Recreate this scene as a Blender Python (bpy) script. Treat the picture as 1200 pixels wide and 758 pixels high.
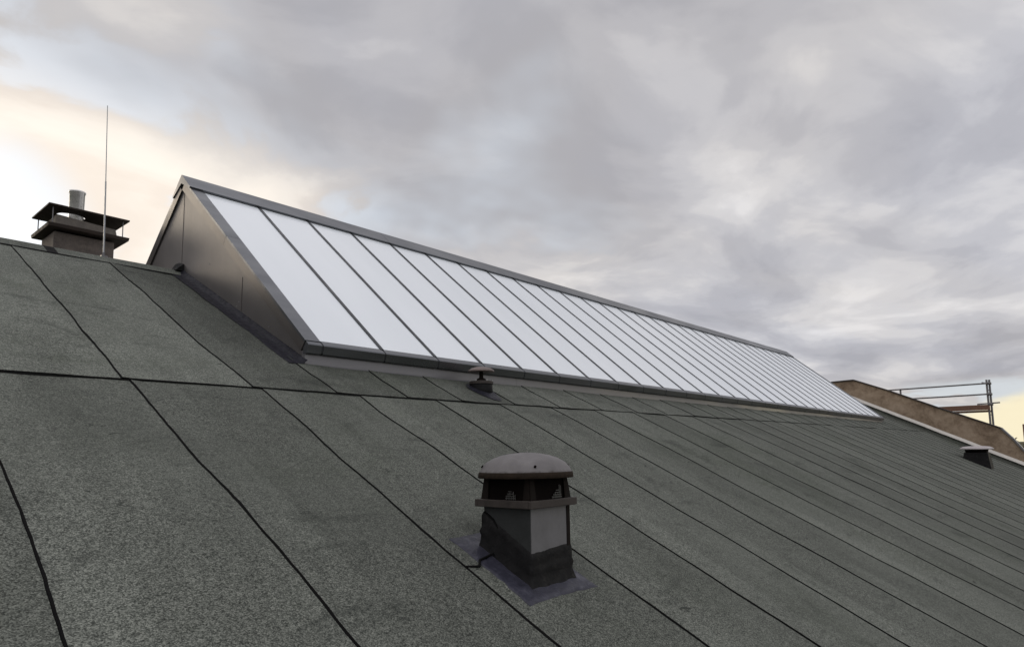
import bpy, bmesh, math, random
from mathutils import Vector, Matrix, noise
R = math.radians
random.seed(7)

# ------------------------------------------------------------------ scene, camera
scene = bpy.context.scene
for o in list(bpy.data.objects):
    bpy.data.objects.remove(o)
COL = scene.collection

cam_d = bpy.data.cameras.new('camera')
cam = bpy.data.objects.new('camera', cam_d)
COL.objects.link(cam)
pitch, yaw, roll = 0.110763, 0.850411, -0.015627
fw = Vector((math.sin(yaw) * math.cos(pitch), math.cos(yaw) * math.cos(pitch), math.sin(pitch)))
rt0 = Vector((math.cos(yaw), -math.sin(yaw), 0))
up0 = rt0.cross(fw)
rt = rt0 * math.cos(roll) + up0 * math.sin(roll)
up = -rt0 * math.sin(roll) + up0 * math.cos(roll)
m = Matrix.Identity(4)
for i in range(3):
    m[i][0], m[i][1], m[i][2] = rt[i], up[i], -fw[i]
m.translation = Vector((-1.655, -8.387, -2.276))
cam.matrix_world = m
cam_d.sensor_width = 36
cam_d.lens = 778.5 / 1200 * 36
cam_d.shift_x = 2.0 / 1200
cam_d.shift_y = 63.7 / 1200
cam_d.clip_end = 6000
scene.camera = cam

# ------------------------------------------------------------------ view
scene.view_settings.view_transform = 'Standard'
scene.view_settings.look = 'None'
scene.view_settings.gamma = 1
scene.view_settings.use_curve_mapping = False
scene.view_settings.exposure = 0.0


# ------------------------------------------------------------------ node helpers
class NT:
    def __init__(self, tree):
        self.t = tree
        tree.nodes.clear()

    def node(self, kind, **kw):
        n = self.t.nodes.new(kind)
        for k, v in kw.items():
            setattr(n, k, v)
        return n

    def put(self, sock, v):
        if isinstance(v, bpy.types.NodeSocket):
            self.t.links.new(v, sock)
        elif v is not None:
            if sock.type == 'RGBA' and len(v) == 3:
                v = (*v, 1)
            sock.default_value = v

    def math(self, op, a, b=None, c=None, clamp=False):
        n = self.node('ShaderNodeMath', operation=op, use_clamp=clamp)
        self.put(n.inputs[0], a)
        if b is not None: self.put(n.inputs[1], b)
        if c is not None: self.put(n.inputs[2], c)
        return n.outputs[0]

    def vmath(self, op, a, b=None):
        n = self.node('ShaderNodeVectorMath', operation=op)
        self.put(n.inputs[0], a)
        if b is not None: self.put(n.inputs[1], b)
        return n.outputs['Value'] if op in ('DOT_PRODUCT', 'LENGTH') else n.outputs[0]

    def noise(self, vec, scale, detail=4, rough=.5, dist=0.0):
        n = self.node('ShaderNodeTexNoise')
        self.put(n.inputs['Vector'], vec)
        n.inputs['Scale'].default_value = scale
        n.inputs['Detail'].default_value = detail
        n.inputs['Roughness'].default_value = rough
        n.inputs['Distortion'].default_value = dist
        return n.outputs[0]

    def voro(self, vec, scale):
        n = self.node('ShaderNodeTexVoronoi')
        self.put(n.inputs['Vector'], vec)
        n.inputs['Scale'].default_value = scale
        return n

    def ramp(self, fac, stops, interp='LINEAR'):
        n = self.node('ShaderNodeValToRGB')
        n.color_ramp.interpolation = interp
        els = n.color_ramp.elements
        while len(els) < len(stops):
            els.new(.5)
        for e, (p, c) in zip(els, stops):
            e.position = p
            e.color = (c, c, c, 1) if isinstance(c, (int, float)) else (*c, 1)
        self.put(n.inputs[0], fac)
        return n.outputs[0]

    def mix(self, fac, a, b, mode='MIX'):
        n = self.node('ShaderNodeMix', data_type='RGBA', blend_type=mode)
        self.put(n.inputs[0], fac)
        self.put(n.inputs[6], a)
        self.put(n.inputs[7], b)
        return n.outputs[2]

    def smooth(self, v, a, b):
        n = self.node('ShaderNodeMapRange', interpolation_type='SMOOTHSTEP')
        self.put(n.inputs[0], v)
        n.inputs[1].default_value = a
        n.inputs[2].default_value = b
        n.inputs[3].default_value = 0
        n.inputs[4].default_value = 1
        return n.outputs[0]

    def mapping(self, vec, scale=(1, 1, 1), rot=(0, 0, 0), loc=(0, 0, 0)):
        n = self.node('ShaderNodeMapping')
        self.put(n.inputs[0], vec)
        n.inputs['Scale'].default_value = scale
        n.inputs['Rotation'].default_value = rot
        n.inputs['Location'].default_value = loc
        return n.outputs[0]


# ------------------------------------------------------------------ sky and sun
SUN_EL, SUN_AZ = 14.0, -12.0           # azimuth measured from +Y towards +X
world = bpy.data.worlds.new('World')
scene.world = world
world.use_nodes = True
w = NT(world.node_tree)
D = w.vmath('NORMALIZE', w.node('ShaderNodeTexCoord').outputs['Generated'])
sep = w.node('ShaderNodeSeparateXYZ'); w.put(sep.inputs[0], D)
dx, dy, dz = sep.outputs
sky = w.node('ShaderNodeTexSky', sky_type='NISHITA')
sky.sun_disc = False
sky.sun_elevation = R(SUN_EL)
sky.sun_rotation = R(SUN_AZ)
sky.air_density = 1.0
sky.dust_density = 1.6

zz = w.math('ADD', w.math('MAXIMUM', dz, 0.0), 0.16)
comb = w.node('ShaderNodeCombineXYZ')
w.put(comb.inputs[0], w.math('DIVIDE', dx, zz))
w.put(comb.inputs[1], w.math('DIVIDE', dy, zz))
P = comb.outputs[0]                    # direction projected on a flat cloud deck
CLOUD_AT = (1.4, 6.9, 0.0)
P1 = w.mapping(P, scale=(1.0, 1.2, 1), rot=(0, 0, R(30)), loc=CLOUD_AT)
n1 = w.noise(P1, 0.9, 8, .50, .55)
n2 = w.noise(P1, 2.2, 8, .52, .45)
n3 = w.noise(w.mapping(P, loc=(9.2, 4.1, 2)), 0.42, 5, .5, .4)
c = w.math('ADD', w.math('MULTIPLY', n1, .54), w.math('MULTIPLY', n2, .46))
cloud = w.ramp(c, [(.38, (.365, .365, .388)), (.46, (.425, .423, .443)), (.51, (.49, .486, .50)),
                   (.56, (.575, .565, .565)), (.63, (.68, .665, .655)), (.74, (.82, .81, .80))], 'EASE')
cloud = w.mix(1.0, cloud, w.ramp(n3, [(.40, (.975, .985, 1.025)), (.58, (1.03, 1.0, .965))]), 'MULTIPLY')
# brightness of the deck over the whole dome: an overcast sky is brighter overhead
over = w.math('ADD', 1.17, w.math('MULTIPLY', w.smooth(dz, .55, .92), SKY_TOP := 1.0))
back = w.math('MULTIPLY', w.smooth(w.vmath('DOT_PRODUCT', D, (-.35, -.90, .25)), .15, .9), .55)
cloud = w.mix(1.0, cloud, w.math('ADD', over, back), 'MULTIPLY')
# blue gaps
gapn = w.math('MULTIPLY', w.smooth(n3, .50, .60), w.smooth(c, .505, .46))
left_gap = w.smooth(w.vmath('DOT_PRODUCT', D, Vector((.15, .952, .272)).normalized()), .991, .9992)
gap = w.math('MAXIMUM', w.math('MULTIPLY', gapn, .55), w.math('MULTIPLY', left_gap, w.smooth(n2, .66, .40)))
blue = w.mix(.8, w.mix(1.0, sky.outputs[0], (.22, .22, .22), 'MULTIPLY'), (.80, .88, .98))
col = cloud
# thin bright cloud lit by the low sun behind it
gd = w.vmath('DOT_PRODUCT', D, Vector((.20, .93, .325)).normalized())
gd2 = w.math('SUBTRACT', gd, w.math('MULTIPLY', w.math('MAXIMUM', w.math('SUBTRACT', dz, .36), 0.0), .55))
glow = w.math('MULTIPLY', w.smooth(gd2, .915, .99), w.math('ADD', .45, w.math('MULTIPLY', w.smooth(n1, .36, .56), .55)))
col = w.mix(w.math('MULTIPLY', glow, .95, clamp=True), col, w.mix(w.smooth(n2, .42, .60), (1.0, .89, .78), (1.10, 1.01, .90)))
col = w.mix(gap, col, blue)
# yellow strip of clear evening sky low down on the right
hz = w.math('ADD', w.math('ADD', dz, w.math('MULTIPLY', w.math('SUBTRACT', dy, .07), .30)), w.math('MULTIPLY', w.math('SUBTRACT', n2, .5), .03))
band = w.math('MULTIPLY', w.smooth(hz, .064, .046), w.smooth(dx, .6, .985))
col = w.mix(w.math('MULTIPLY', band, .95), col, (.98, .88, .62))
# nothing but dim land colour below the horizon
col = w.mix(w.smooth(dz, -.01, -.06), col, (.12, .12, .11))
bg = w.node('ShaderNodeBackground')
bg.inputs['Strength'].default_value = 0.1
w.put(bg.inputs['Color'], w.mix(1.0, col, (10, 10, 10), 'MULTIPLY'))
wo = w.node('ShaderNodeOutputWorld')
w.t.links.new(bg.outputs[0], wo.inputs[0])

sun_d = bpy.data.lights.new('sun', 'SUN')
sun_d.energy = 0.6
sun_d.angle = R(18)
sun_d.color = (1.0, .86, .66)
sun = bpy.data.objects.new('sun', sun_d)
COL.objects.link(sun)
sd = Vector((math.sin(R(SUN_AZ)) * math.cos(R(SUN_EL)), math.cos(R(SUN_AZ)) * math.cos(R(SUN_EL)), math.sin(R(SUN_EL))))
sun.rotation_euler = sd.to_track_quat('Z', 'Y').to_euler()
sun.location = sd * 60


# ------------------------------------------------------------------ materials
def new_mat(name):
    mt = bpy.data.materials.new(name)
    mt.use_nodes = True
    n = NT(mt.node_tree)
    b = n.node('ShaderNodeBsdfPrincipled')
    o = n.node('ShaderNodeOutputMaterial')
    n.t.links.new(b.outputs[0], o.inputs[0])
    return mt, n, b


def objco(n):
    return n.node('ShaderNodeTexCoord').outputs['Object']


def bump(n, b, h, strength=.3, dist=.002):
    bn = n.node('ShaderNodeBump')
    bn.inputs['Strength'].default_value = strength
    bn.inputs['Distance'].default_value = dist
    n.put(bn.inputs['Height'], h)
    n.put(b.inputs['Normal'], bn.outputs[0])


def simple(name, color, rough=.5, metal=0.0, var=.25, scale=6.0, bmp=0.0, bscale=40, spec=.5, stretch=(1, 1, 1), rvar=.15):
    """one surface with weathering: two scales of tone change, roughness change and a little relief"""
    mt, n, b = new_mat(name)
    co = n.mapping(objco(n), scale=stretch)
    a = n.noise(co, scale, 6, .6, .3)
    d = n.noise(co, scale * 7, 4, .6)
    f = n.math('ADD', n.math('MULTIPLY', a, .7), n.math('MULTIPLY', d, .3))
    lo = tuple(max(0, x * (1 - var)) for x in color)
    hi = tuple(min(1, x * (1 + var)) for x in color)
    n.put(b.inputs['Base Color'], n.ramp(f, [(.3, lo), (.7, hi)]))
    n.put(b.inputs['Roughness'], n.ramp(a, [(.3, max(.05, rough - rvar)), (.7, min(1, rough + rvar))]))
    b.inputs['Metallic'].default_value = metal
    b.inputs['Specular IOR Level'].default_value = spec
    if bmp:
        bump(n, b, n.noise(co, bscale, 4, .6), bmp, .004)
    return mt


def membrane_mat():
    mt, n, b = new_mat('green grey slated bitumen felt')
    co = objco(n)
    tone = n.node('ShaderNodeAttribute', attribute_name='tone').outputs['Fac']
    g1 = n.voro(co, 210).outputs['Color']
    gs = n.node('ShaderNodeSeparateColor'); n.put(gs.inputs[0], g1)
    g2 = n.noise(co, 95, 3, .7)
    g3 = n.noise(co, 34, 4, .65)
    f = n.math('ADD', n.math('MULTIPLY', gs.outputs[0], .34), n.math('ADD', n.math('MULTIPLY', g2, .42), n.math('MULTIPLY', g3, .34)))
    worn = n.ramp(n.noise(co, .75, 4, .55, .5), [(.36, 1.12), (.64, .68)])       # granules bedded in more smoothly in places
    f = n.math('ADD', n.math('MULTIPLY', n.math('SUBTRACT', f, .55), worn), .55)
    gran = n.ramp(f, [(.32, (.028, .030, .026)), (.48, (.073, .078, .068)), (.60, (.120, .127, .110)),
                      (.78, (.215, .223, .195))])
    # large weathering, long streaks down the slope, greener patches
    big = n.noise(n.mapping(co, scale=(1, .55, .55)), 1.1, 6, .6, .4)
    strk = n.noise(n.mapping(co, scale=(1, .16, .16)), 7, 5, .6, .2)
    col = n.mix(1.0, gran, n.ramp(big, [(.28, .80), (.5, 1.0), (.75, 1.14)]), 'MULTIPLY')
    col = n.mix(1.0, col, n.ramp(strk, [(.3, .90), (.7, 1.08)]), 'MULTIPLY')
    tn = n.math('MULTIPLY', tone, 1.0)
    cmb = n.node('ShaderNodeCombineColor')
    for i in range(3):
        n.put(cmb.inputs[i], tn)
    col = n.mix(1.0, col, cmb.outputs[0], 'MULTIPLY')
    moss = n.math('MULTIPLY', n.ramp(n.noise(co, .55, 5, .6, .6), [(.5, 0.0), (.72, .5)]), n.ramp(n.noise(co, 14, 4, .6), [(.35, .2), (.65, 1.0)]))
    col = n.mix(moss, col, (.034, .045, .026))
    # dark wipes left by dried puddles and dirt
    wipe = n.math('MULTIPLY', n.ramp(n.noise(n.mapping(co, scale=(.9, 1.6, 1.6)), 1.9, 7, .66, .7), [(.56, 0.0), (.69, 1.0)]), .42)
    col = n.mix(wipe, col, (.022, .025, .022))
    spot = n.math('MULTIPLY', n.ramp(n.noise(n.mapping(co, scale=(.7, 1.5, 1.5)), 9, 3, .6, .8), [(.69, 0.0), (.74, 1.0)]), .7)
    col = n.mix(spot, col, (.016, .018, .016))
    n.put(b.inputs['Base Color'], col)
    n.put(b.inputs['Roughness'], n.ramp(g3, [(.3, .80), (.7, .98)]))
    b.inputs['Specular IOR Level'].default_value = .12
    bump(n, b, f, .45, .004)
    return mt


def glazing_mat():
    mt, n, b = new_mat('white opal glazing')
    co = objco(n)
    dirt = n.noise(n.mapping(co, scale=(1, .25, .25)), 2.2, 2, .5, .2)
    n.put(b.inputs['Base Color'], n.ramp(dirt, [(.3, (.75, .785, .82)), (.7, (.79, .825, .86))]))
    b.inputs['Roughness'].default_value = .24
    b.inputs['Specular IOR Level'].default_value = .5
    return mt


def gable_mat():
    mt, n, b = new_mat('satin bronze grey sheet metal')
    co = objco(n)
    a = n.noise(co, 1.6, 5, .55, .4)
    st = n.noise(n.mapping(co, scale=(1, 3, .25)), 6, 5, .6)
    n.put(b.inputs['Base Color'], n.ramp(a, [(.3, (.150, .140, .137)), (.7, (.185, .173, .169))]))
    n.put(b.inputs['Roughness'], n.math('ADD', .42, n.math('MULTIPLY', st, .05)))
    b.inputs['Metallic'].default_value = .72
    bump(n, b, n.noise(co, 1.3, 2, .5), .16, .03)
    return mt


def wrap_mat():
    mt, n, b = new_mat('torched black bitumen sheet')
    co = objco(n)
    a = n.noise(co, 12, 6, .65, .5)
    n.put(b.inputs['Base Color'], n.ramp(a, [(.3, (.006, .006, .0065)), (.6, (.012, .0115, .012)), (.75, (.028, .026, .025))]))
    n.put(b.inputs['Roughness'], n.ramp(n.noise(co, 25, 4, .6), [(.3, .45), (.7, .8)]))
    b.inputs['Specular IOR Level'].default_value = .16
    bump(n, b, n.math('ADD', a, n.math('MULTIPLY', n.noise(co, 90, 3, .6), .3)), .8, .008)
    return mt


def flash_mat(dark=1.0):
    mt, n, b = new_mat('blue black sealing sheet' if dark == 1 else 'dull black sealing sheet')
    co = objco(n)
    a = n.noise(co, 16, 6, .65, .5)
    n.put(b.inputs['Base Color'], n.ramp(a, [(.3, (.020 * dark, .020 * dark, .029 * dark)), (.55, (.036 * dark, .036 * dark, .052 * dark)), (.75, (.075 * dark, .074 * dark, .095 * dark))]))
    n.put(b.inputs['Roughness'], n.ramp(n.noise(co, 22, 4, .6), [(.3, .30), (.7, .6)]))
    b.inputs['Specular IOR Level'].default_value = .28 * dark
    bump(n, b, a, .7, .008)
    return mt


def render_mat():
    mt, n, b = new_mat('brown weathered render')
    co = objco(n)
    a = n.noise(co, .9, 7, .62, .8)
    d = n.noise(co, 5, 6, .65, .3)
    f = n.math('ADD', n.math('MULTIPLY', a, .65), n.math('MULTIPLY', d, .35))
    col = n.ramp(f, [(.34, (.11, .076, .050)), (.45, (.22, .160, .110)), (.54, (.31, .235, .168)), (.64, (.38, .295, .22))])
    n.put(b.inputs['Base Color'], col)
    b.inputs['Roughness'].default_value = .92
    bump(n, b, d, .5, .02)
    return mt


def dome_mat():
    mt, n, b = new_mat('weathered grey vent hood')
    co = objco(n)
    s = n.node('ShaderNodeSeparateXYZ'); n.put(s.inputs[0], co)
    a = n.noise(co, 9, 6, .6, .4)
    col = n.ramp(a, [(.3, (.118, .110, .110)), (.7, (.185, .175, .175))])
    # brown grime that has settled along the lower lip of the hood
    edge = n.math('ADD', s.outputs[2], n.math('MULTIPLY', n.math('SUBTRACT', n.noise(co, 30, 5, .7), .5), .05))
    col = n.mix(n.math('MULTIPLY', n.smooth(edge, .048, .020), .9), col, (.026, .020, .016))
    n.put(b.inputs['Base Color'], col)
    n.put(b.inputs['Roughness'], n.ramp(a, [(.3, .55), (.7, .75)]))
    b.inputs['Specular IOR Level'].default_value = .25
    bump(n, b, n.noise(co, 60, 4, .6), .2, .003)
    return mt


M = {
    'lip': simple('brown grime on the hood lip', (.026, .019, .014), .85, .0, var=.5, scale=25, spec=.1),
    'mesh_metal': simple('dull bird mesh', (.085, .085, .08), .5, .2, var=.4, scale=60),
    'flue': simple('steel flue', (.66, .65, .63), .3, .6, var=.2, scale=8),
    'rim_dark': simple('dirty dark bracket', (.012, .009, .0075), .8, var=.4, scale=20, spec=.12),
    'felt': membrane_mat(), 'bead': simple('black bitumen bead', (.0045, .0045, .0045), .85, var=.5, scale=30, bmp=.6, bscale=90, spec=.12),
    'glaze': glazing_mat(), 'gable': gable_mat(), 'wrap': wrap_mat(), 'flash': flash_mat(), 'flash_dark': flash_mat(.45),
    'render': render_mat(), 'dome': dome_mat(),
    'alu': simple('anthracite coated aluminium', (.125, .13, .14), .36, .85, var=.10, scale=2, stretch=(.3, 1, 1)),
    'alu_dark': simple('dark glazing bar', (.028, .030, .034), .42, .2, var=.2, scale=5),
    'trim': simple('bronze grey folded trim', (.135, .123, .117), .40, .7, var=.10, scale=3, rvar=.03),
    'fascia': simple('pale grey zinc fascia', (.155, .152, .157), .36, .3, var=.15, scale=1.5, stretch=(.4, 1, 3)),
    'white': simple('white flashing strip', (.60, .57, .53), .5, .0, var=.12, scale=4),
    'dark_cap': simple('dark brown coping sheet', (.035, .027, .024), .55, .2, var=.3, scale=4),
    'vent_shaded': simple('vent grey with shade painted in', (.032, .034, .034), .6, .0, var=.25, scale=7, bmp=.1, spec=.22),  # same grey vent metal, painted darker for its shaded sides
    'vent_lit': simple('vent grey with light painted in', (.15, .147, .153), .5, .2, var=.16, scale=5, bmp=.1),  # same grey vent metal, painted lighter for its lit face
    'rim': simple('dirty brown grey rim', (.050, .042, .038), .6, .1, var=.35, scale=14, spec=.3),
    'black': simple('black for fittings and painted opening shade', (.006, .0045, .004), .9, var=.5, scale=20, spec=.06),  # plain black, also used to paint shade into the vent opening
    'rust': simple('rust brown sheet', (.060, .032, .024), .6, .3, var=.4, scale=14, bmp=.3),
    'pale_metal': simple('pale dull metal', (.26, .255, .25), .5, .3, var=.3, scale=25),
    'galv': simple('galvanised steel', (.36, .37, .38), .45, .75, var=.25, scale=16),
    'rusty_tube': simple('scaffold tube', (.15, .145, .15), .45, .5, var=.4, scale=9),
    'plank': simple('weathered brown scaffold board', (.16, .085, .055), .75, var=.35, scale=5, stretch=(1, .25, 4)),
    'masonry': simple('sooty cement chimney', (.10, .083, .072), .9, var=.6, scale=7, bmp=.6, bscale=18),
    'slab': simple('mossy concrete slab', (.13, .115, .10), .9, var=.4, scale=9, bmp=.6, bscale=25),
    'cover': simple('dark brown cover sheet', (.030, .022, .018), .7, .0, spec=.2, var=.4, scale=8, bmp=.2),
    'ground': simple('far fields', (.055, .065, .035), .95, var=.5, scale=.03),
    'brick': simple('far brick wall', (.20, .12, .085), .9, var=.3, scale=2),
    'tile': simple('far tiled roof', (.10, .05, .035), .8, var=.3, scale=2),
    'bark': simple('tree bark', (.07, .055, .042), .9, var=.4, scale=6),
    'leaf': simple('autumn leaves', (.085, .062, .028), .7, var=.6, scale=1.2),
    'leaf2': simple('dull green leaves', (.055, .060, .026), .7, var=.6, scale=1.2),
    'pane': simple('dark window pane', (.03, .035, .04), .12, var=.1),
}


# ------------------------------------------------------------------ mesh helpers
def link(o, parent=None):
    COL.objects.link(o)
    if parent is not None:
        o.parent = parent
    return o


def thing(name, label, cat, loc=(0, 0, 0), group=None):
    o = bpy.data.objects.new(name, None)
    o.empty_display_size = .2
    o.location = loc
    o['label'] = label; o['category'] = cat
    if group: o['group'] = group
    link(o)
    return o


def obj(name, bm, mats, parent=None, smooth=False, bevel=0.0, segs=2):
    """bm holds world coordinates; the object is placed at its parent's origin"""
    base = Vector(parent.matrix_world.translation) if parent is not None else Vector()
    if parent is not None:
        p = parent; base = Vector()
        while p is not None:
            base += p.location; p = p.parent
        bmesh.ops.translate(bm, verts=bm.verts, vec=-base)
    bmesh.ops.recalc_face_normals(bm, faces=bm.faces)
    me = bpy.data.meshes.new(name)
    bm.to_mesh(me); bm.free()
    if not isinstance(mats, (list, tuple)): mats = [mats]
    for x in mats: me.materials.append(x)
    if smooth:
        for p in me.polygons: p.use_smooth = True
    o = bpy.data.objects.new(name, me)
    link(o, parent)
    if bevel:
        bv = o.modifiers.new('bevel', 'BEVEL')
        bv.width = bevel; bv.segments = segs; bv.limit_method = 'ANGLE'; bv.angle_limit = R(35)
    return o


def box(bm, x0, x1, y0, y1, z0, z1):
    v = [bm.verts.new((x, y, z)) for x in (x0, x1) for y in (y0, y1) for z in (z0, z1)]
    for f in ((0, 1, 3, 2), (4, 6, 7, 5), (0, 4, 5, 1), (2, 3, 7, 6), (0, 2, 6, 4), (1, 5, 7, 3)):
        bm.faces.new([v[i] for i in f])


def hexa(bm, pts):
    """8 points: 4 of one end loop then the matching 4 of the other"""
    v = [bm.verts.new(p) for p in pts]
    bm.faces.new(v[0:4]); bm.faces.new(v[7:3:-1])
    for i in range(4):
        j = (i + 1) % 4
        bm.faces.new((v[i], v[i + 4], v[j + 4], v[j]))


def prism_x(bm, poly, x0, x1):
    """(y,z) polygon extruded along X"""
    a = [bm.verts.new((x0, y, z)) for y, z in poly]
    b = [bm.verts.new((x1, y, z)) for y, z in poly]
    bm.faces.new(a); bm.faces.new(b[::-1])
    for i in range(len(poly)):
        j = (i + 1) % len(poly)
        bm.faces.new((a[i], b[i], b[j], a[j]))


def tube(bm, a, b, r0, r1=None, n=14, caps=True):
    a, b = Vector(a), Vector(b)
    r1 = r0 if r1 is None else r1
    q = (b - a).to_track_quat('Z', 'Y')
    ra, rb = [], []
    for i in range(n):
        t = 2 * math.pi * i / n
        d = q @ Vector((math.cos(t), math.sin(t), 0))
        ra.append(bm.verts.new(a + d * r0)); rb.append(bm.verts.new(b + d * r1))
    for i in range(n):
        j = (i + 1) % n
        bm.faces.new((ra[i], ra[j], rb[j], rb[i]))
    if caps:
        bm.faces.new(ra[::-1]); bm.faces.new(rb)


def lathe(bm, c, prof, n=40):
    """profile of (r,z) turned round the vertical through c"""
    rings = []
    for r, z in prof:
        if r < 1e-5:
            rings.append([bm.verts.new((c[0], c[1], c[2] + z))])
        else:
            rings.append([bm.verts.new((c[0] + r * math.cos(2 * math.pi * i / n), c[1] + r * math.sin(2 * math.pi * i / n), c[2] + z)) for i in range(n)])
    for p, q in zip(rings, rings[1:]):
        for i in range(n):
            j = (i + 1) % n
            if len(p) == 1 and len(q) == 1: continue
            if len(p) == 1: bm.faces.new((p[0], q[i], q[j]))
            elif len(q) == 1: bm.faces.new((p[i], p[j], q[0]))
            else: bm.faces.new((p[i], p[j], q[j], q[i]))


def nz(x, y=0.0, z=0.0):
    return noise.noise(Vector((x, y, z)))


# ------------------------------------------------------------------ the setting: land
GZ = -13.0
bm = bmesh.new()
N = 24
gr = [[bm.verts.new((-2600 + 5200 * i / N, -2600 + 5200 * j / N, GZ)) for j in range(N + 1)] for i in range(N + 1)]
for i in range(N):
    for j in range(N):
        bm.faces.new((gr[i][j], gr[i + 1][j], gr[i + 1][j + 1], gr[i][j + 1]))
o = obj('ground', bm, M['ground']); o['kind'] = 'structure'
bm = bmesh.new()                        # low hills at the horizon beyond the wall
K = 60
for ring, (dist, hgt) in enumerate(((1500, 14), (2100, 26))):
    prev = None
    for i in range(K + 1):
        a = R(-70) + R(200) * i / K
        h = hgt * (.55 + .6 * abs(nz(i * .17, ring * 5.3)))
        x, y = math.sin(a), math.cos(a)
        cur = [bm.verts.new((x * dist, y * dist, GZ - 1)), bm.verts.new((x * (dist + 120), y * (dist + 120), GZ + h)),
               bm.verts.new((x * (dist + 400), y * (dist + 400), GZ - 1))]
        if prev:
            bm.faces.new((prev[0], cur[0], cur[1], prev[1])); bm.faces.new((prev[1], cur[1], cur[2], prev[2]))
        prev = cur
o = obj('hills', bm, M['ground']); o['kind'] = 'structure'

# ------------------------------------------------------------------ the building and its felt roof
TH = 0.46263
CT, ST = math.cos(TH), math.sin(TH)
SU = 0.92                               # width of one felt strip
SL = 3.941                              # lap between the two courses, measured down the slope
XL, XR = -13.0, 27.8
S_END = 13.2


def roof_pt(x, s, h=0.0, side=1):
    return Vector((x, -side * (s * CT + h * ST), -s * ST + h * CT))


bld = thing('industrial_building', 'long building with low pitched roof of green grey felt strips and black seams', 'building', (0, 0, GZ))


def felt_course(name, seams, s0, s1, base_h, ds, seed, bead=.0095, lapbead=False, side=1, tones=None):
    """felt strips laid down the slope: every strip a thin sheet whose left edge lies over its neighbour, a bitumen bead in each joint"""
    bm = bmesh.new()
    lay = bm.faces.layers.float.new('tone')
    rows = max(2, int((s1 - s0) / ds))
    sub = (0.0, .08, .3, .55, .8, 1.0)
    prev = None
    for r in range(rows + 1):
        s = s0 + (s1 - s0) * r / rows
        cur = []
        for k, xs in enumerate(seams):
            wob = .024 * nz(s * .55, k * 3.7 + seed) + .018 * nz(s * 1.7, k * 5.1 + seed) + .005 * nz(s * 8, k * 2.2 + seed)
            bwid = bead * (1.0 + .55 * nz(s * 3.1, k * 7.7 + seed) + .35 * nz(s * 13, k * 1.9 + seed))
            cur.append((xs + wob, max(.008, bwid)))
        line = []
        crease = .005 * max(0.0, min(1.0, (s - s1 + .40) / .07)) if lapbead else 0.0
        for k in range(len(seams) - 1):
            a, bw = cur[k]; b2, _ = cur[k + 1]
            und = lambda x: crease + .010 * nz(x * .9, s * .7, seed) + .004 * nz(x * 3, s * 2.3, seed)
            lapl = .004 * max(0, nz(k * 2.1, s * .8, seed))
            line.append(roof_pt(a, s, base_h - .005 + und(a), side))
            for u in sub:
                x = a + bw + (b2 - a - bw) * u
                hh = .0085 + lapl if u < .05 else (.006 if u < .1 else .0015 + .0045 * (1 - u))
                line.append(roof_pt(x, s, base_h + hh + und(x), side))
        vs = [bm.verts.new(p) for p in line]
        if prev:
            per = 1 + len(sub)
            s_ = s
            for i in range(len(vs) - 1):
                f = bm.faces.new((prev[i], prev[i + 1], vs[i + 1], vs[i]))
                kk, j = divmod(i, per)
                f.material_index = 1 if j == 0 else 0
                rr = random.Random(kk * 31 + int(seed * 10))
                f[lay] = tones[kk] if tones else rr.uniform(.86, 1.12)
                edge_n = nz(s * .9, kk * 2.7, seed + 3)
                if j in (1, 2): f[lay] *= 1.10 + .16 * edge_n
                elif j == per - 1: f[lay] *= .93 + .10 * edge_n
        prev = vs
    if lapbead:                         # the lower edge of this course: a step sealed with bitumen
        st = .05
        nx = int((seams[-1] - seams[0]) / st)
        pr = None
        for i in range(nx + 1):
            x = seams[0] + st * i
            s = s1 + .026 * nz(x * .8, seed) + .014 * nz(x * 3.1, seed) + .012
            bw = .0065 * (1 + .6 * nz(x * 3.3, 4.4) + .4 * nz(x * 11, 7.4))
            h = .010 * nz(x * .9, s * .7, seed)
            cv = [bm.verts.new(roof_pt(x, s - .003, base_h + .0080 + h, side)), bm.verts.new(roof_pt(x, s, base_h + .0085 + h, side)),
                  bm.verts.new(roof_pt(x, s + bw, base_h - .001 + h, side))]
            if pr:
                f = bm.faces.new((pr[0], cv[0], cv[1], pr[1])); f.material_index = 1
                f[lay] = 1
                f = bm.faces.new((pr[1], cv[1], cv[2], pr[2])); f.material_index = 1
                f[lay] = 1
            pr = cv
    return obj(name, bm, [M['felt'], M['bead']], bld)


low = [SU * k for k in range(-14, 31)]
low[-1] = XR
tl = [random.uniform(.9, 1.1) for _ in low]
felt_course('lower_felt', low, SL - .05, S_END, 0.0, .07, 1.3, tones=tl)
base_up = [-.06, .92, 1.75, 2.62, 3.39, 4.30, 5.20]
upp = [SU * (-.06 + k) for k in range(-13, 0)] + [SU * v for v in base_up]
while upp[-1] + SU < XR - .4:
    upp.append(upp[-1] + SU * .97)
upp.append(XR)
tu = [random.uniform(.92, 1.08) for _ in upp]
tu[11] = 1.42; tu[12] = 1.40; tu[13] = 1.26; tu[14] = .80; tu[15] = .82; tu[16] = .85; tu[17] = .86
felt_course('upper_felt', upp, 0.0, SL, .004, .07, 6.1, bead=.0095, lapbead=True, tones=tu)
backs = [XL + 1.6 * i for i in range(26)]; backs[-1] = XR
felt_course('back_felt', backs, 0.0, S_END, 0.0, .6, 9.4, side=-1)

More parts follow.
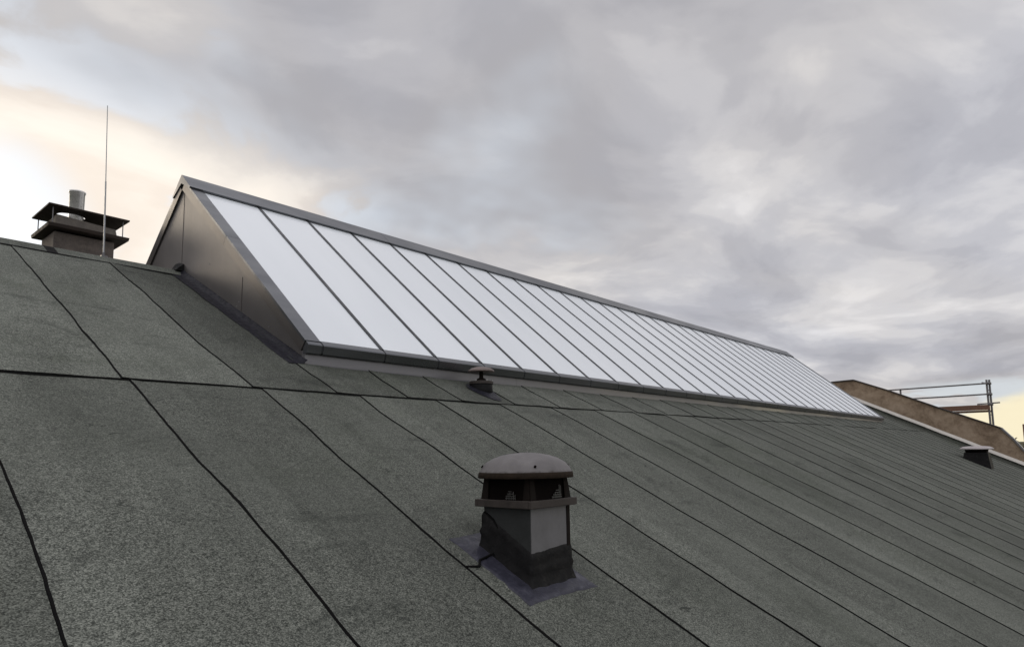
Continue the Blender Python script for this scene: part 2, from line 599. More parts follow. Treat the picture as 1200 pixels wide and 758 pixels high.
bm = bmesh.new()                        # strip of felt folded over the ridge
lay = bm.faces.layers.float.new('tone')
prev = None
n_r = 400
for i in range(n_r + 1):
    x = XL + (XR - XL) * i / n_r
    wv = .012 * nz(x * 1.7, 3.3); h = .006 * nz(x * 1.1, 8.8)
    pts = [roof_pt(x, .245 + wv + .012, .010), roof_pt(x, .235 + wv, .016 + h), roof_pt(x, .12, .020 + h), roof_pt(x, .035, .024 + h),
           Vector((x, 0, .024 + h)), roof_pt(x, .035, .024 + h, -1), roof_pt(x, .23, .014, -1), roof_pt(x, .24, .006, -1)]
    vs = [bm.verts.new(p) for p in pts]
    if prev:
        for j in range(len(vs) - 1):
            f = bm.faces.new((prev[j], vs[j], vs[j + 1], prev[j + 1]))
            f.material_index = 1 if j == 0 or (abs(x - .36) < .02 and j < 4) else 0
            f[lay] = 1.12
    prev = vs
obj('ridge_strip', bm, [M['felt'], M['bead']], bld)
bm = bmesh.new()                        # walls under the roof
ye, ze = S_END * CT - .35, -S_END * ST - .12
prism_x(bm, [(-ye, GZ), (ye, GZ), (ye, ze), (0, -.13), (-ye, ze)], XL + .25, XR - .02)
obj('wall', bm, M['brick'], bld)
bm = bmesh.new()                        # felt turned up against the wall at the far end
lay = bm.faces.layers.float.new('tone')
prev = None
for i in range(121):
    s = S_END * i / 120
    pts = [roof_pt(XR - .16, s, .010), roof_pt(XR - .08, s, .025), roof_pt(XR - .035, s, .07), roof_pt(XR - .022, s, .175)]
    vs = [bm.verts.new(p) for p in pts]
    if prev:
        for j in range(3):
            f = bm.faces.new((prev[j], vs[j], vs[j + 1], prev[j + 1])); f[lay] = .8 + .2 * nz(s * 1.5)
    prev = vs
obj('upstand', bm, M['felt'], bld)

# ------------------------------------------------------------------ the long ridge skylight
PH = math.atan(.8355)
CP, SP = math.cos(PH), math.sin(PH)
AP = 1.206                              # height of the glazing planes where they meet
XG, XI, PW, NP_ = 1.689, 1.856, .7380, 29
XE = XI + NP_ * PW
XGE = XE + .167
T0, T1 = .30, 2.885 / CP                # glazing from below the ridge cap to the eave, down the slope


def sk(x, t, h=0.0, side=1):
    return Vector((x, -side * (t * CP + h * SP), AP - t * SP + h * CP))


def sk_slab(bm, x0, x1, t0, t1, h0, h1, side=1):
    hexa(bm, [sk(x0, t0, h0, side), sk(x1, t0, h0, side), sk(x1, t0, h1, side), sk(x0, t0, h1, side),
              sk(x0, t1, h0, side), sk(x1, t1, h0, side), sk(x1, t1, h1, side), sk(x0, t1, h1, side)])


skl = thing('ridge_skylight', 'long pitched ridge skylight with white panes and a metal clad gable end', 'skylight', (XG, 0, 0))
for k in range(NP_):
    bm = bmesh.new()
    x0, x1 = XI + k * PW, XI + (k + 1) * PW
    j = .0015 * nz(k * 3.3)
    sk_slab(bm, x0 + (.004 if k == 0 else .020), x1 - (.004 if k == NP_ - 1 else .020), T0 - .02, T1, -.03, .0 + j)
    obj('glazing_panel', bm, M['glaze'], skl)
for k in range(1, NP_):
    bm = bmesh.new()
    x = XI + k * PW
    sk_slab(bm, x - .020, x + .020, T0 - .02, T1 + .002, -.035, .011)
    obj('glazing_bar', bm, M['alu_dark'], skl)
# eave profile in lengths with dark joints
EY0, EZ0 = -T1 * CP, AP - T1 * SP
prof = [(EY0 + .002, EZ0 + .010), (EY0 - .052, EZ0 - .030), (EY0 - .066, EZ0 - .046), (EY0 - .046, EZ0 - .126),
        (EY0 - .038, EZ0 - .130), (EY0 + .03, EZ0 - .128), (EY0 + .03, EZ0 - .03)]
edges = [XG] + [XI + k * PW for k in range(0, NP_ + 1)] + [XGE]
for a, b in zip(edges, edges[1:]):
    bm = bmesh.new()
    prism_x(bm, prof, a + .009, b - .009)
    obj('eave_cap', bm, M['alu'], skl, bevel=.003)
bm = bmesh.new()                        # dark gasket core behind the joints
cy, cz = EY0 - .02, EZ0 - .06
prism_x(bm, [(cy + (y - cy) * .86, cz + (z - cz) * .86) for y, z in prof], XG + .01, XGE - .01)
obj('eave_core', bm, M['alu_dark'], skl)
bm = bmesh.new()                        # pale zinc strip under the eave, in lengths
fx = XG + .012
while fx < XGE - .05:
    fe = min(fx + 3.0, XGE - .012)
    prism_x(bm, [(EY0 - .004, EZ0 - .10), (EY0 - .010, EZ0 - .225), (EY0 - .024, EZ0 - .236), (EY0 - .022, EZ0 - .246), (EY0 + .05, EZ0 - .30), (EY0 + .05, EZ0 - .10)], fx, fe - .003)
    fx = fe
obj('fascia', bm, M['fascia'], skl)
bm = bmesh.new()                        # ridge cap, two folded wings in lengths
cx0 = XG - .012
while cx0 < XGE:
    c1 = min(cx0 + 3.1, XGE + .012)
    tp = T0 + .01
    pf = [sk(0, tp, .012), sk(0, tp, .034), sk(0, .05, .040), sk(0, 0, .046), sk(0, .05, .040, -1), sk(0, tp, .034, -1), sk(0, tp, .012, -1), sk(0, .02, -.02)]
    pf = [(p.y, p.z) for p in pf]
    pf[3] = (0, AP + .052)
    pf[7] = (0, AP - .06)
    prism_x(bm, pf, cx0, c1 - .004)
    cx0 = c1
obj('ridge_cap', bm, M['alu'], skl)
for s_, nm in ((1, 'back_glazing'),):
    bm = bmesh.new(); sk_slab(bm, XI, XE, T0 - .02, T1, -.03, 0, -1)
    obj(nm, bm, M['glaze'], skl)


def gable(x_out, x_in, sgn):
    """clad triangle set just behind its edge trims"""
    xw = x_out + sgn * .022
    yb = EY0 + .01
    bm = bmesh.new()
    poly = [(yb, EZ0 - .05), (yb, -1.62), (0, -.25), (-yb, -1.62), (-yb, EZ0 - .05), (0, AP - .03)]
    prism_x(bm, poly, xw, xw + sgn * .06)
    g = obj('gable_wall', bm, M['gable'], skl)
    if sgn > 0:                         # overlapping second sheet and folded seams of the near gable
        bm = bmesh.new()
        prism_x(bm, [(-.028, -.30), (-.034, -.30), (-.034, AP - .06), (-.028, AP - .06)], xw - .004, xw + .002)
        obj('gable_seam', bm, M['trim'], skl)
        bm = bmesh.new()
        prism_x(bm, [(-1.604, -1.2), (-1.611, -1.2), (-1.611, -.36), (-1.604, -.36)], xw - .004, xw + .002)
        obj('gable_seam', bm, M['trim'], skl)
        for (y, z) in ((-1.55, -.62), (-1.50, -.66), (-2.2, -.98), (-.8, -.05)):
            bm = bmesh.new(); tube(bm, (xw - .004, y, z), (xw + .002, y, z), .006, n=8)
            obj('rivet', bm, M['galv'], skl)
    for side in (1, -1):
        t_split = 1.62
        for (ta, tb) in ((0.0, t_split - .003), (t_split, T1 + .02)):
            bm = bmesh.new()
            x_a, x_b = min(x_out, x_in), max(x_out, x_in)
            sk_slab(bm, x_a, x_b, ta, tb, -.012, .014, side)
            xs = sorted((x_out, x_out + sgn * .020))
            sk_slab(bm, xs[0], xs[1], ta + (.10 if ta == 0 else 0), tb, -.105, -.0125, side)
            o_ = obj('edge_trim', bm, [M['alu'], M['trim']], skl)
            for p_ in o_.data.polygons[6:]: p_.material_index = 1


gable(XG, XI - .004, 1)
gable(XGE, XE + .004, -1)
# the eave drifts outwards a little along the length of the skylight
for ch_ in skl.children:
    for v in ch_.data.vertices:
        if v.co.y < -2.0:
            u = v.co.x / 21.5
            v.co.y -= .115 * u; v.co.z -= .096 * u
# sealing sheet on the felt along the foot of the near gable, turned up against the metal
bm = bmesh.new()
prev = None
for i in range(81):
    s = 3.27 * i / 80 - .02
    wv = .02 * nz(s * 1.9, 2.2) + .008 * nz(s * 8, 1.2)
    h0 = .013 + .004 * nz(s * 5, 6.6)
    pts = [roof_pt(XG - .16 + wv, s, h0), roof_pt(XG - .09, s, h0 + .003), roof_pt(XG - .012, s, .022), roof_pt(XG + .012, s, .055 + .006 * nz(s * 4)), roof_pt(XG + .021, s, .055)]
    vs = [bm.verts.new(p) for p in pts]
    if prev:
        for j in range(4):
            bm.faces.new((prev[j], vs[j], vs[j + 1], prev[j + 1]))
    prev = vs
obj('foot_flashing', bm, M['flash_dark'], skl, smooth=True)
bm = bmesh.new()                        # black corner piece standing up at the ridge
hexa(bm, [(XG - .075, -.10, .0), (XG + .02, -.10, .0), (XG + .02, -.10, .09), (XG - .03, -.10, .05),
          (XG - .075, .04, .02), (XG + .02, .04, .02), (XG + .02, .04, .135), (XG - .03, .04, .105)])
obj('corner_flashing', bm, M['wrap'], skl)

# ------------------------------------------------------------------ the near roof vent
VX, VY = 1.350, -5.857
HB = .186


def roof_z(y):
    return -abs(y) * ST / CT


vent = thing('roof_vent', 'square roof vent with domed hood and bitumen wrapped base in the foreground', 'roof vent', (VX, VY, roof_z(VY)))
ZR = -2.586                             # underside of the rim
bm = bmesh.new()
y0, y1 = VY - HB, VY + HB
q = HB - .012
hexa(bm, [(VX - q, VY - q, -3.15), (VX + q, VY - q, -3.15), (VX + q, VY + q, -3.15), (VX - q, VY + q, -3.15),
          (VX - q, VY - q, ZR), (VX + q, VY - q, ZR), (VX + q, VY + q, ZR), (VX - q, VY + q, ZR)])
obj('shaft', bm, M['vent_shaded'], vent, bevel=.004)
bm = bmesh.new()                        # thin sheet that paints the downhill face lighter, as the lit side
box(bm, VX - q + .003, VX + q - .026, VY - q - .003, VY - q + .004, -2.84, ZR - .004)
obj('lit_front_face', bm, M['vent_lit'], vent)
# bitumen wrap: follows the slope, ragged upper edge
bm = bmesh.new()


e = HB - .006
wrap_sides = [((-1, 1), (-1, -1), ZR - .03, -2.826, 1.0), ((-1, -1), (1, -1), -2.826, -2.800, 4.0),
              ((1, -1), (1, 1), -2.800, ZR - .03, 7.0), ((1, 1), (-1, 1), ZR - .03, ZR - .03, 9.0)]
cols_ = []
NS, NR = 24, 10
for (c0, c1, t0_, t1_, seed) in wrap_sides:
    out = Vector((c0[0] + c1[0], c0[1] + c1[1], 0)) / 2
    for i in range(NS):
        u = i / NS
        bx_, by_ = VX + e * (c0[0] + (c1[0] - c0[0]) * u), VY + e * (c0[1] + (c1[1] - c0[1]) * u)
        bz_ = roof_z(by_) - .004
        tz = t0_ + (t1_ - t0_) * u + .007 * nz(u * 5, seed) * min(1, 6 * u * (1 - u)) + .0035 * nz(u * 19, seed)
        dirn = Vector((c0[0], c0[1], 0)) if i == 0 else out
        cc = []
        for j in range(NR + 1):
            v = j / NR
            fl = .020 * (1 - v) ** 4 + .004 + .005 * nz(u * 6, v * 5, seed)
            if abs(v - .5) < .06: fl += .006
            if v == 1: fl = -.004
            cc.append(bm.verts.new((bx_ + dirn.x * fl, by_ + dirn.y * fl, bz_ + (tz - bz_) * v)))
        cols_.append(cc)
for i in range(len(cols_)):
    k = (i + 1) % len(cols_)
    for j in range(NR):
        bm.faces.new((cols_[i][j], cols_[k][j], cols_[k][j + 1], cols_[i][j + 1]))
obj('bitumen_wrap', bm, M['wrap'], vent, smooth=True)
bm = bmesh.new()                        # dark strip up the right corner
box(bm, VX + q - .024, VX + q + .005, VY - q - .0065, VY + q + .003, -2.84, ZR - .001)
obj('corner_strip', bm, M['rim_dark'], vent)
# sealing apron on the felt
bm = bmesh.new()
ap = [(VX - .335, VY + .30), (VX - .325, VY - .05), (VX - .33, VY - .285), (VX - .02, VY - .275), (VX + .285, VY - .285), (VX + .275, VY + .02), (VX + .25, VY + .28), (VX - .05, VY + .31)]
loop = []
for i in range(len(ap)):
    a, b = Vector(ap[i]), Vector(ap[(i + 1) % len(ap)])
    for t in range(10):
        p = a.lerp(b, t / 10)
        loop.append((p.x + .010 * nz(p.x * 17, p.y * 17), p.y + .010 * nz(p.y * 19, p.x * 13, 4)))
rings = []
for ring in range(7):
    f = 1 - ring / 6 * .48
    rr = []
    for (x, y) in loop:
        X, Y = VX + (x - VX) * f, VY + (y - VY) * f
        s = -Y / CT
        h = (.010, .013, .013, .013, .014, .016, .020)[ring] + .004 * nz(X * 14, Y * 14, 2)
        rr.append(bm.verts.new(roof_pt(X, s - h * ST / CT * .0, h)))
    rings.append(rr)
for a, b in zip(rings, rings[1:]):
    for i in range(len(a)):
        j = (i + 1) % len(a)
        bm.faces.new((a[i], a[j], b[j], b[i]))
sk_rr = [bm.verts.new(v.co + Vector((0, 0, -.02))) for v in rings[0]]
for i in range(len(sk_rr)):
    j = (i + 1) % len(sk_rr)
    bm.faces.new((sk_rr[i], sk_rr[j], rings[0][j], rings[0][i]))
obj('apron', bm, M['flash'], vent, smooth=True)
bm = bmesh.new()                        # rim: hollow square band
rm, rh = HB + .026, .043
box(bm, VX - rm, VX + rm, VY - rm, VY - rm + .02, ZR, ZR + rh)
box(bm, VX - rm, VX + rm, VY + rm - .02, VY + rm, ZR, ZR + rh)
box(bm, VX - rm, VX - rm + .02, VY - rm + .0205, VY + rm - .0205, ZR, ZR + rh)
box(bm, VX + rm - .02, VX + rm, VY - rm + .0205, VY + rm - .0205, ZR, ZR + rh)
box(bm, VX - rm + .0205, VX + rm - .0205, VY - rm + .0205, VY + rm - .0205, ZR + .012, ZR + .030)
obj('rim', bm, M['rim'], vent, bevel=.004)
ZC = -2.425                             # lip of the hood
bm = bmesh.new()                        # solid black box painting the shade in the opening between rim and hood
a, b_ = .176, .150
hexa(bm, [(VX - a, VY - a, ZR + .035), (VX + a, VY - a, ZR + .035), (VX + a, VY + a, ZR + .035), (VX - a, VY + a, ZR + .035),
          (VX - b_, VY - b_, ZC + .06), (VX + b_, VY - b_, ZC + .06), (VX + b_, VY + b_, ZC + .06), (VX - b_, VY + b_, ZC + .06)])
obj('opening_shade_box', bm, M['black'], vent)
for (dx_, dy_) in ((-1, -1), (1, -1), (1, 1), (-1, 1)):      # flared bracket at each corner
    bm = bmesh.new()
    a0, a1 = .186, .166
    for (ux, uy) in ((-dx_, 0), (0, -dy_)):
        p0 = Vector((VX + dx_ * a0, VY + dy_ * a0, ZR + .036)); p1 = Vector((VX + dx_ * a1, VY + dy_ * a1, ZC + .055))
        u = Vector((ux, uy, 0)); nn = Vector((dx_ if ux == 0 else 0, dy_ if uy == 0 else 0, 0)) * .004
        hexa(bm, [p0, p0 + u * .055, p0 + u * .055 - nn, p0 - nn, p1, p1 + u * .028, p1 + u * .028 - nn, p1 - nn])
    obj('hood_bracket', bm, M['rim_dark'], vent)
for (face, u0, n_u, n_v) in (('x', -.075, 5, 4), ('y', .015, 6, 4)):   # surviving scraps of bird mesh in the opening
    bm = bmesh.new()
    for i in range(n_u + 1):
        t = u0 + i * .013
        h = ((.030, .046, .022, .040, .030, .014, .018) if face == 'x' else (.014, .026, .030, .020, .034, .075, .070))[i]
        zz0 = ZR + .044
        if face == 'x': box(bm, VX - .184, VX - .181, VY + t - .002, VY + t + .002, zz0, zz0 + h)
        else: box(bm, VX + t - .002, VX + t + .002, VY - .184, VY - .181, zz0, zz0 + h)
    for j in range(n_v):
        zz0 = ZR + .050 + j * .0125
        ca, cb = (.0, 1.0, ) if j == 0 else ((.15, .95), (.3, .8), (.45, .7))[j - 1]
        ua, ub = u0 - .005 + n_u * .013 * ca, u0 + .005 + n_u * .013 * cb
        if face == 'x': box(bm, VX - .1865, VX - .1838, VY + ua, VY + ub, zz0, zz0 + .0042)
        else: box(bm, VX + ua, VX + ub, VY - .1865, VY - .1838, zz0, zz0 + .0042)
    obj('guard_mesh', bm, M['mesh_metal'], vent)
bm = bmesh.new()
lathe(bm, (VX - .150, VY - .150, ZR + .045), [(0, .03), (.007, .028), (.009, .018), (.006, 0), (0, 0)], 10)
obj('fixing_bolt', bm, M['white'], vent, smooth=True)
hood = bpy.data.objects.new('hood', None)
bm = bmesh.new()
RC = .279
lathe(bm, (VX, VY, ZC), [(RC - .05, .035), (RC - .012, .006), (RC - .003, 0), (RC, .003), (RC - .002, .024), (RC - .006, .034), (RC - .014, .043), (.254, .064), (.230, .088), (.190, .111), (.14, .128), (.085, .138), (.03, .143), (0, .144)], 56)
hood = obj('hood', bm, M['dome'], vent, smooth=True)
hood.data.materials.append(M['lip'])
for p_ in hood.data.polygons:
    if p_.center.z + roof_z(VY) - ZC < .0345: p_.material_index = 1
for v in hood.data.vertices:
    v.co.z -= (ZC - roof_z(VY))
hood.location.z = ZC - roof_z(VY)
for a in (-128, -38, 52, 142):
    bm = bmesh.new()
    d = Vector((math.cos(R(a)), math.sin(R(a)), 0))
    c0 = Vector((VX, VY, ZC)) + d * (.240) + Vector((0, 0, .055))
    tube(bm, c0, c0 + d * .020 + Vector((0, 0, .014)), .0075, n=8)
    s_o = obj('hood_screw', bm, M['black'], vent)
bm = bmesh.new()
tube(bm, (VX + .05, VY + .03, ZC + .137), (VX + .05, VY + .03, ZC + .152), .005, n=8)
obj('hood_screw', bm, M['pale_metal'], vent)
bm = bmesh.new()                        # loose black cord from the wrap to the nearest seam
pts = [(VX - .19, VY + .10, .03), (VX - .25, VY + .095, .02), (VX - .32, VY + .08, .02), (VX - .36, VY + .04, .016), (VX - .44, VY + .06, .012)]
for a, b in zip(pts, pts[1:]):
    tube(bm, roof_pt(a[0], -a[1] / CT, a[2]), roof_pt(b[0], -b[1] / CT, b[2]), .007, n=6)
obj('sealant_bead', bm, M['bead'], vent)
bm = bmesh.new()                        # sealant run on the left face
pts = [(VY + .165, ZR - .03), (VY + .10, ZR - .07), (VY + .06, ZR - .12), (VY + .03, ZR - .185), (VY - .02, ZR - .205), (VY - .09, ZR - .235)]
for a, b in zip(pts, pts[1:]):
    tube(bm, (VX - q - .004, a[0], a[1]), (VX - q - .004, b[0], b[1]), .006, n=6)
obj('sealant_run', bm, M['bead'], vent)

# ------------------------------------------------------------------ the small pipe vent below the skylight
PX, PY = 3.755, -3.20
pv = thing('pipe_vent', 'small round pipe vent with a rusty mushroom cap just below the skylight eave', 'pipe vent', (PX, PY, roof_z(PY)))
bm = bmesh.new()
lathe(bm, (PX, PY, roof_z(PY)), [(0, -.05), (.135, -.05), (.128, .03), (.126, .055), (.128, .09), (0, .092)], 22)
obj('collar', bm, M['wrap'], pv, smooth=True)
bm = bmesh.new()
lathe(bm, (PX, PY, roof_z(PY)), [(0, .085), (.136, .085), (.138, .112), (.130, .116), (.10, .122), (0, .126)], 22)
obj('flange', bm, M['rim'], pv)
for i in range(6):
    bm = bmesh.new(); a = R(60 * i + 14)
    c0 = (PX + .122 * math.cos(a), PY + .122 * math.sin(a), roof_z(PY) + .114)
    tube(bm, c0, (c0[0], c0[1], c0[2] + .022), .011, n=6)
    obj('clip', bm, M['pale_metal'], pv)
bm = bmesh.new()
lathe(bm, (PX, PY, roof_z(PY)), [(.07, .12), (.05, .145), (.024, .16), (.022, .225), (.04, .235)], 16)
obj('stem', bm, M['rim_dark'], pv, smooth=True)
bm = bmesh.new()
lathe(bm, (PX, PY, roof_z(PY)), [(0, .226), (.13, .220), (.147, .222), (.150, .230), (.141, .246), (.112, .265), (.07, .277), (.03, .282), (0, .283)], 28)
obj('cap', bm, simple('brownish grey cap', (.16, .125, .115), .5, .3, var=.3, scale=12), pv, smooth=True)
bm = bmesh.new()                        # sealing sheet round the pipe, longer on the downhill side
ring0, ring1 = [], []
for i in range(32):
    a = 2 * math.pi * i / 32
    ca, sa = math.cos(a), math.sin(a)
    rx = .175 * (1 + .12 * nz(i * .9, 3)); rs = (.30 if sa > 0 else .20) * (1 + .12 * nz(i * .8, 7))
    ring0.append(bm.verts.new(roof_pt(PX + rx * ca * (1 - .25 * max(0, sa)), -PY / CT + rs * sa, .016)))
    ring1.append(bm.verts.new(roof_pt(PX + .125 * ca, -PY / CT + .145 * sa, .04)))
for i in range(32):
    j = (i + 1) % 32
    bm.faces.new((ring0[i], ring0[j], ring1[j], ring1[i]))
bm.faces.new(ring1)
obj('apron', bm, M['flash_dark'], pv, smooth=True)

# ------------------------------------------------------------------ the far box vent beside the wall
BX, BY = 22.42, -5.66
bv = thing('box_vent', 'dark box roof vent with a flat pale lid near the brown far wall', 'roof vent', (BX, BY, roof_z(BY)))
bm = bmesh.new()
hexa(bm, [(BX - .34, BY - .36, roof_z(BY) - .25), (BX + .34, BY - .36, roof_z(BY) - .25), (BX + .34, BY + .36, roof_z(BY) - .25), (BX - .34, BY + .36, roof_z(BY) - .25),
          (BX - .29, BY - .29, -2.505), (BX + .29, BY - .29, -2.505), (BX + .29, BY + .29, -2.505), (BX - .29, BY + .29, -2.505)])
obj('shaft', bm, M['wrap'], bv, bevel=.01)
bm = bmesh.new()
hexa(bm, [(BX - .25, BY - .25, -2.51), (BX + .25, BY - .25, -2.51), (BX + .25, BY + .25, -2.51), (BX - .25, BY + .25, -2.51),
          (BX - .27, BY - .27, -2.40), (BX + .27, BY - .27, -2.40), (BX + .27, BY + .27, -2.40), (BX - .27, BY + .27, -2.40)])
obj('neck', bm, M['black'], bv)
bm = bmesh.new()
lathe(bm, (BX, BY, -2.42), [(0, .01), (.40, .0), (.425, .004), (.43, .02), (.40, .05), (.33, .085), (.2, .10), (0, .105)], 36)
obj('lid', bm, simple('pale pinkish lid', (.38, .345, .345), .5, .1, var=.2, scale=6), bv, smooth=True)

# ------------------------------------------------------------------ rendered wall at the far end
wl = thing('gable_wall', 'brown rendered firewall rising above the far end of the felt roof', 'wall', (XR, -3, GZ))
outline = [(-1.12, .387), (-2.32, -.119), (-3.99, -.905), (-5.80, -1.718), (-6.12, -2.12), (-6.55, -2.76), (-9.0, -6.4)]
left = [(-.3, .365), (1.2, .05), (5.4, -1.9), (8, -5.0)]
top = left[::-1] + outline
bm = bmesh.new()
poly = [(y, z) for y, z in top]
poly = [(8, GZ)] + poly + [(-9.0, GZ)]
prism_x(bm, poly, XR, XR + .30)
obj('render_face', bm, M['render'], wl)
bm = bmesh.new()


def coping(bm, pts, x0, x1, t, over):
    for (a, b) in zip(pts, pts[1:]):
        d = Vector((b[0] - a[0], b[1] - a[1])).normalized()
        nrm = Vector((-d.y, d.x))
        if nrm.y < 0: nrm = -nrm
        e_ = .0
        lo0 = (a[0] + nrm.x * .003 + d.x * .002, a[1] + nrm.y * .003 + d.y * .002); hi0 = (lo0[0] + nrm.x * t, lo0[1] + nrm.y * t)
        lo1 = (b[0] + nrm.x * .003 - d.x * .002, b[1] + nrm.y * .003 - d.y * .002); hi1 = (lo1[0] + nrm.x * t, lo1[1] + nrm.y * t)
        prism_x(bm, [lo0, lo1, hi1, hi0], x0, x1)


coping(bm, left[::-1] + outline[:4], XR - .04, XR + .34, .045, 0)
obj('coping', bm, M['dark_cap'], wl)
bm = bmesh.new()
coping(bm, outline[3:], XR - .05, XR + .34, .055, 0)
obj('verge_strip', bm, M['fascia'], wl)
bm = bmesh.new()                        # white strip that clamps the turned-up felt
prev = None
for i in range(90):
    s = .0 + i * .1
    h = .19 + .012 * nz(s * .9, 2.8)
    pts = [roof_pt(XR - .003, s, h - .055), roof_pt(XR - .085, s, h - .050), roof_pt(XR - .075, s, h - .02), roof_pt(XR - .003, s, h + .06)]
    vs = [bm.verts.new(p) for p in pts]
    if prev:
        for j in range(3):
            bm.faces.new((prev[j], vs[j], vs[j + 1], prev[j + 1]))
    prev = vs
obj('clamping_strip', bm, M['white'], wl)

# ------------------------------------------------------------------ scaffold behind the wall
sc = thing('scaffold', 'scaffold end frame with two guard rails and a brown board behind the far wall', 'scaffold', (29.6, -5.4, GZ))
SX = 29.6
for (xx, yy) in ((SX, -5.36), (SX + .07, -5.44), (SX + .05, -2.42)):
    bm = bmesh.new()
    zt = .20 if yy < -5 else .04
    tube(bm, (xx, yy, GZ), (xx, yy, zt), .036, n=12)
    obj('standard', bm, M['rusty_tube'], sc)
for zr, ye_ in ((.055, -1.2), (-.36, -1.2)):
    bm = bmesh.new()
    tube(bm, (SX - .05, -5.42, zr), (SX - .05, ye_, zr - .03), .030, n=10)
    obj('guard_rail', bm, M['rusty_tube'], sc)
for zr in (.055, -.36, -.75):
    bm = bmesh.new()
    box(bm, SX - .09, SX + .14, -5.50, -5.33, zr - .045, zr + .045)
    obj('coupler', bm, M['rusty_tube'], sc, bevel=.02)
bm = bmesh.new()
tube(bm, (SX + .02, -5.20, .10), (SX + .02, -5.40, .04), .03, n=8)
obj('hook', bm, M['rusty_tube'], sc)
bm = bmesh.new()
box(bm, SX - .07, SX - .03, -5.40, -1.0, -.96, -.76)
obj('toe_board', bm, M['plank'], sc)
bm = bmesh.new()
box(bm, SX - .03, SX + .75, -5.38, -1.0, -1.02, -.97)
obj('deck', bm, M['plank'], sc)
bm = bmesh.new()
tube(bm, (SX - .02, -5.72, -.70), (SX - .02, -5.0, -.73), .026, n=8)
obj('transom', bm, M['rusty_tube'], sc)
for zr in (-.20, -1.15, -2.05):
    bm = bmesh.new()
    tube(bm, (SX, -5.36, zr), (SX + .07, -5.44, zr), .014, n=8)
    obj('rung', bm, M['rusty_tube'], sc)

# ------------------------------------------------------------------ chimney behind the ridge
ch = thing('chimney', 'sooty masonry chimney with two stacked cover plates and a metal flue', 'chimney', (1.2, 2.28, -.95))
bm = bmesh.new()
box(bm, .84, 1.58, 1.99, 2.58, -1.4, .80)
obj('stack', bm, M['masonry'], ch, bevel=.015)
bm = bmesh.new()
g = []
hexa(bm, [(.745, 1.87, .825), (1.725, 1.87, .825), (1.725, 2.70, .825), (.745, 2.70, .825),
          (.735, 1.86, .875), (1.735, 1.86, .875), (1.735, 2.71, .875), (.735, 2.71, .875)])
obj('lower_plate', bm, M['cover'], ch, bevel=.006)
bm = bmesh.new()
hexa(bm, [(.84, 1.95, .877), (1.60, 1.95, .877), (1.60, 2.62, .877), (.84, 2.62, .877),
          (.85, 1.96, 1.03), (1.58, 1.96, .985), (1.58, 2.59, .985), (.85, 2.59, 1.025)])
obj('mortar_crown', bm, M['slab'], ch, bevel=.01)
bm = bmesh.new()
x0, x1, yy0, yy1, z0, z1 = .735, 1.725, 1.86, 2.70, 1.115, 1.135     # upper plate: four pieces round its opening
hx0, hx1, hy0, hy1 = .915, 1.265, 2.09, 2.37
ring_o = [(x0, yy0), (x1, yy0), (x1, yy1), (x0, yy1)]
hole = []
for i in range(28):
    a = 2 * math.pi * i / 28
    hole.append(((hx0 + hx1) / 2 + (hx1 - hx0) / 2 * math.cos(a) * (1 + .06 * nz(i * .7)), (hy0 + hy1) / 2 + (hy1 - hy0) / 2 * math.sin(a)))
outer = []
for (hx, hy) in hole:
    cx_, cy_ = (hx0 + hx1) / 2, (hy0 + hy1) / 2
    d = Vector((hx - cx_, hy - cy_)).normalized()
    ts = []
    if d.x > 1e-6: ts.append((x1 - cx_) / d.x)
    if d.x < -1e-6: ts.append((x0 - cx_) / d.x)
    if d.y > 1e-6: ts.append((yy1 - cy_) / d.y)
    if d.y < -1e-6: ts.append((yy0 - cy_) / d.y)
    t = min(ts)
    outer.append((cx_ + d.x * t, cy_ + d.y * t))
for c_ in ring_o:                       # snap the nearest outline point to each true corner
    k = min(range(28), key=lambda i: (outer[i][0] - c_[0]) ** 2 + (outer[i][1] - c_[1]) ** 2)
    outer[k] = c_
lv = [[bm.verts.new((x, y, z)) for x, y in ring] for z in (z0, z1) for ring in (hole, outer)]
for i in range(28):
    j = (i + 1) % 28
    bm.faces.new((lv[0][i], lv[0][j], lv[1][j], lv[1][i])); bm.faces.new((lv[2][i], lv[3][i], lv[3][j], lv[2][j]))
    bm.faces.new((lv[1][i], lv[1][j], lv[3][j], lv[3][i])); bm.faces.new((lv[0][i], lv[2][i], lv[2][j], lv[0][j]))
obj('upper_plate', bm, M['cover'], ch)
for (px_, py_) in ((.80, 1.93), (1.66, 1.93), (1.66, 2.63), (.80, 2.63)):
    bm = bmesh.new(); tube(bm, (px_, py_, .87), (px_, py_, 1.117), .007, n=8)
    obj('post', bm, M['rusty_tube'], ch)
bm = bmesh.new()
lathe(bm, (1.155, 2.25, 0), [(.092, .92), (.095, 1.475), (.104, 1.48), (.106, 1.50), (.100, 1.505), (.086, 1.503), (.084, 1.2)], 28)
obj('flue', bm, M['flue'], ch, smooth=True)
bm = bmesh.new()
lathe(bm, (1.155, 2.25, 0), [(.15, .93), (.14, 1.0), (.115, 1.03), (.097, 1.04)], 20)
obj('flue_collar', bm, M['slab'], ch, smooth=True)

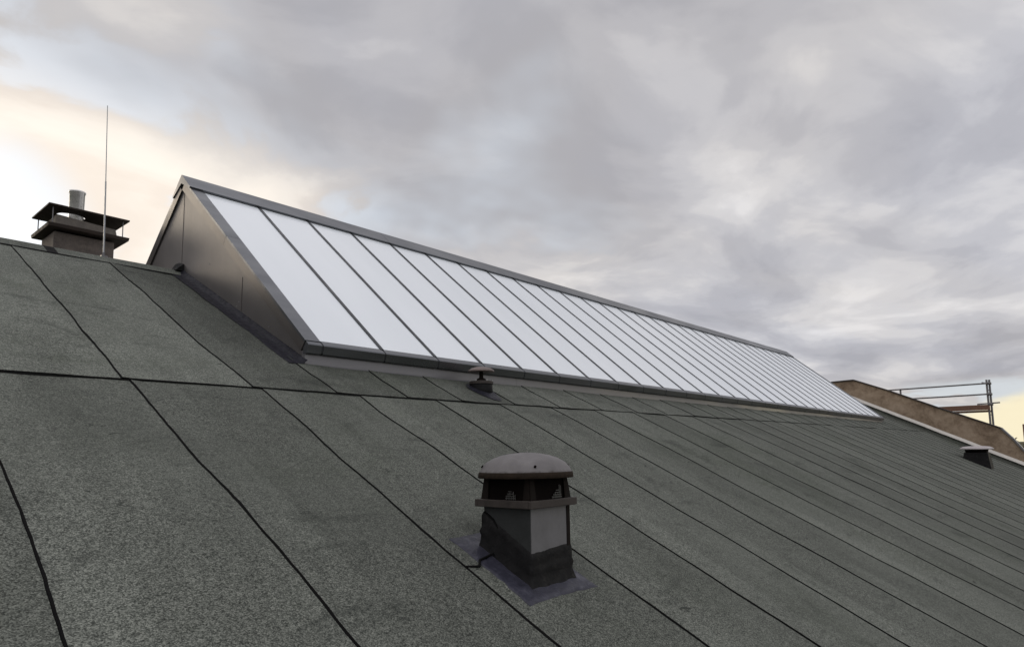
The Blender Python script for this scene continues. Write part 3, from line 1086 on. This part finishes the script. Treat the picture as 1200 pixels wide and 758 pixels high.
# ------------------------------------------------------------------ lightning rod on the ridge
lr = thing('lightning_rod', 'thin upright metal lightning rod standing on the roof ridge by the chimney', 'lightning rod', (.862, .02, .02))
bm = bmesh.new(); tube(bm, (.862, .02, .0), (.842, .02, .92), .0095, .0085, n=10); obj('lower_tube', bm, M['galv'], lr)
bm = bmesh.new(); tube(bm, (.842, .02, .915), (.818, .02, 1.84), .0055, .0042, n=10); obj('tip', bm, M['galv'], lr)
bm = bmesh.new(); box(bm, .83, .895, -.01, .05, .018, .036); tube(bm, (.862, .02, .03), (.862, .02, .075), .015, n=10); obj('base_clamp', bm, M['rusty_tube'], lr)

# ------------------------------------------------------------------ far background: trees and a house beyond the wall


def tree(name, x, y, h, crown, mat, label):
    t = thing(name, label, 'tree', (x, y, GZ), 'trees beyond the wall')
    rnd = random.Random(int(x * 7 + y * 3))
    bm = bmesh.new()
    tube(bm, (x, y, GZ - .2), (x + .2, y, GZ + h * .55), h * .022, h * .012, n=9)
    tips = []
    for i in range(11):
        a = rnd.uniform(0, 6.28); zz_ = GZ + h * rnd.uniform(.3, .55)
        e_ = Vector((x + math.cos(a) * crown * rnd.uniform(.4, .85), y + math.sin(a) * crown * rnd.uniform(.4, .85), GZ + h * rnd.uniform(.6, .97)))
        tube(bm, (x + .15, y, zz_), e_, h * .009, h * .003, n=6); tips.append(e_)
    obj('trunk', bm, M['bark'], t)
    bm = bmesh.new()
    for e_ in tips:
        rr = crown * rnd.uniform(.3, .5)
        for i in range(170):
            d = Vector((rnd.gauss(0, 1), rnd.gauss(0, 1), rnd.gauss(0, .8))) * rr * .6
            p = e_ + d
            s = rnd.uniform(.10, .24)
            u = Vector((rnd.gauss(0, 1), rnd.gauss(0, 1), rnd.gauss(0, 1))).normalized(); v = u.orthogonal().normalized()
            bm.faces.new([bm.verts.new(p + u * s), bm.verts.new(p + v * s * .7), bm.verts.new(p - u * s), bm.verts.new(p - v * s * .7)])
    obj('crown', bm, mat, t)


tree('broadleaf_tree', 78, -2.9, 10.6, 2.6, M['leaf'], 'brownish tree crown just past the lower end of the far wall')
tree('broadleaf_tree', 92, -9, 10.3, 4.0, M['leaf2'], 'dull green tree crown hidden low behind the far wall')
tree('broadleaf_tree', 96, 10.0, 9.6, 3.6, M['leaf'], 'autumn brown tree behind the scaffold')
hs = thing('far_house', 'distant brick house with a tall chimney at the right edge beyond the wall', 'house', (150, 0, GZ))
bm = bmesh.new(); prism_x(bm, [(-7, GZ), (5, GZ), (5, -5.0), (-1, -1.7), (-7, -5.0)], 150, 160); obj('wall', bm, M['brick'], hs)
bm = bmesh.new()
for sgn in (1, -1):
    yc = -1
    prism_x(bm, [(yc, -1.65), (yc + sgn * 6.4, -5.17), (yc + sgn * 6.4, -4.97), (yc, -1.40)], 149.6, 160.4)
rf = obj('roof', bm, M['tile'], hs)
bm = bmesh.new(); box(bm, 151.2, 152.0, 1.0, 1.7, -3, 1.3); obj('chimney_stack', bm, M['brick'], rf)
for yy_ in (-4.5, -.2, 2.4):
    bm = bmesh.new(); box(bm, 149.93, 149.99, yy_, yy_ + 1.1, -8.6, -7.0); obj('window', bm, M['pane'], hs)
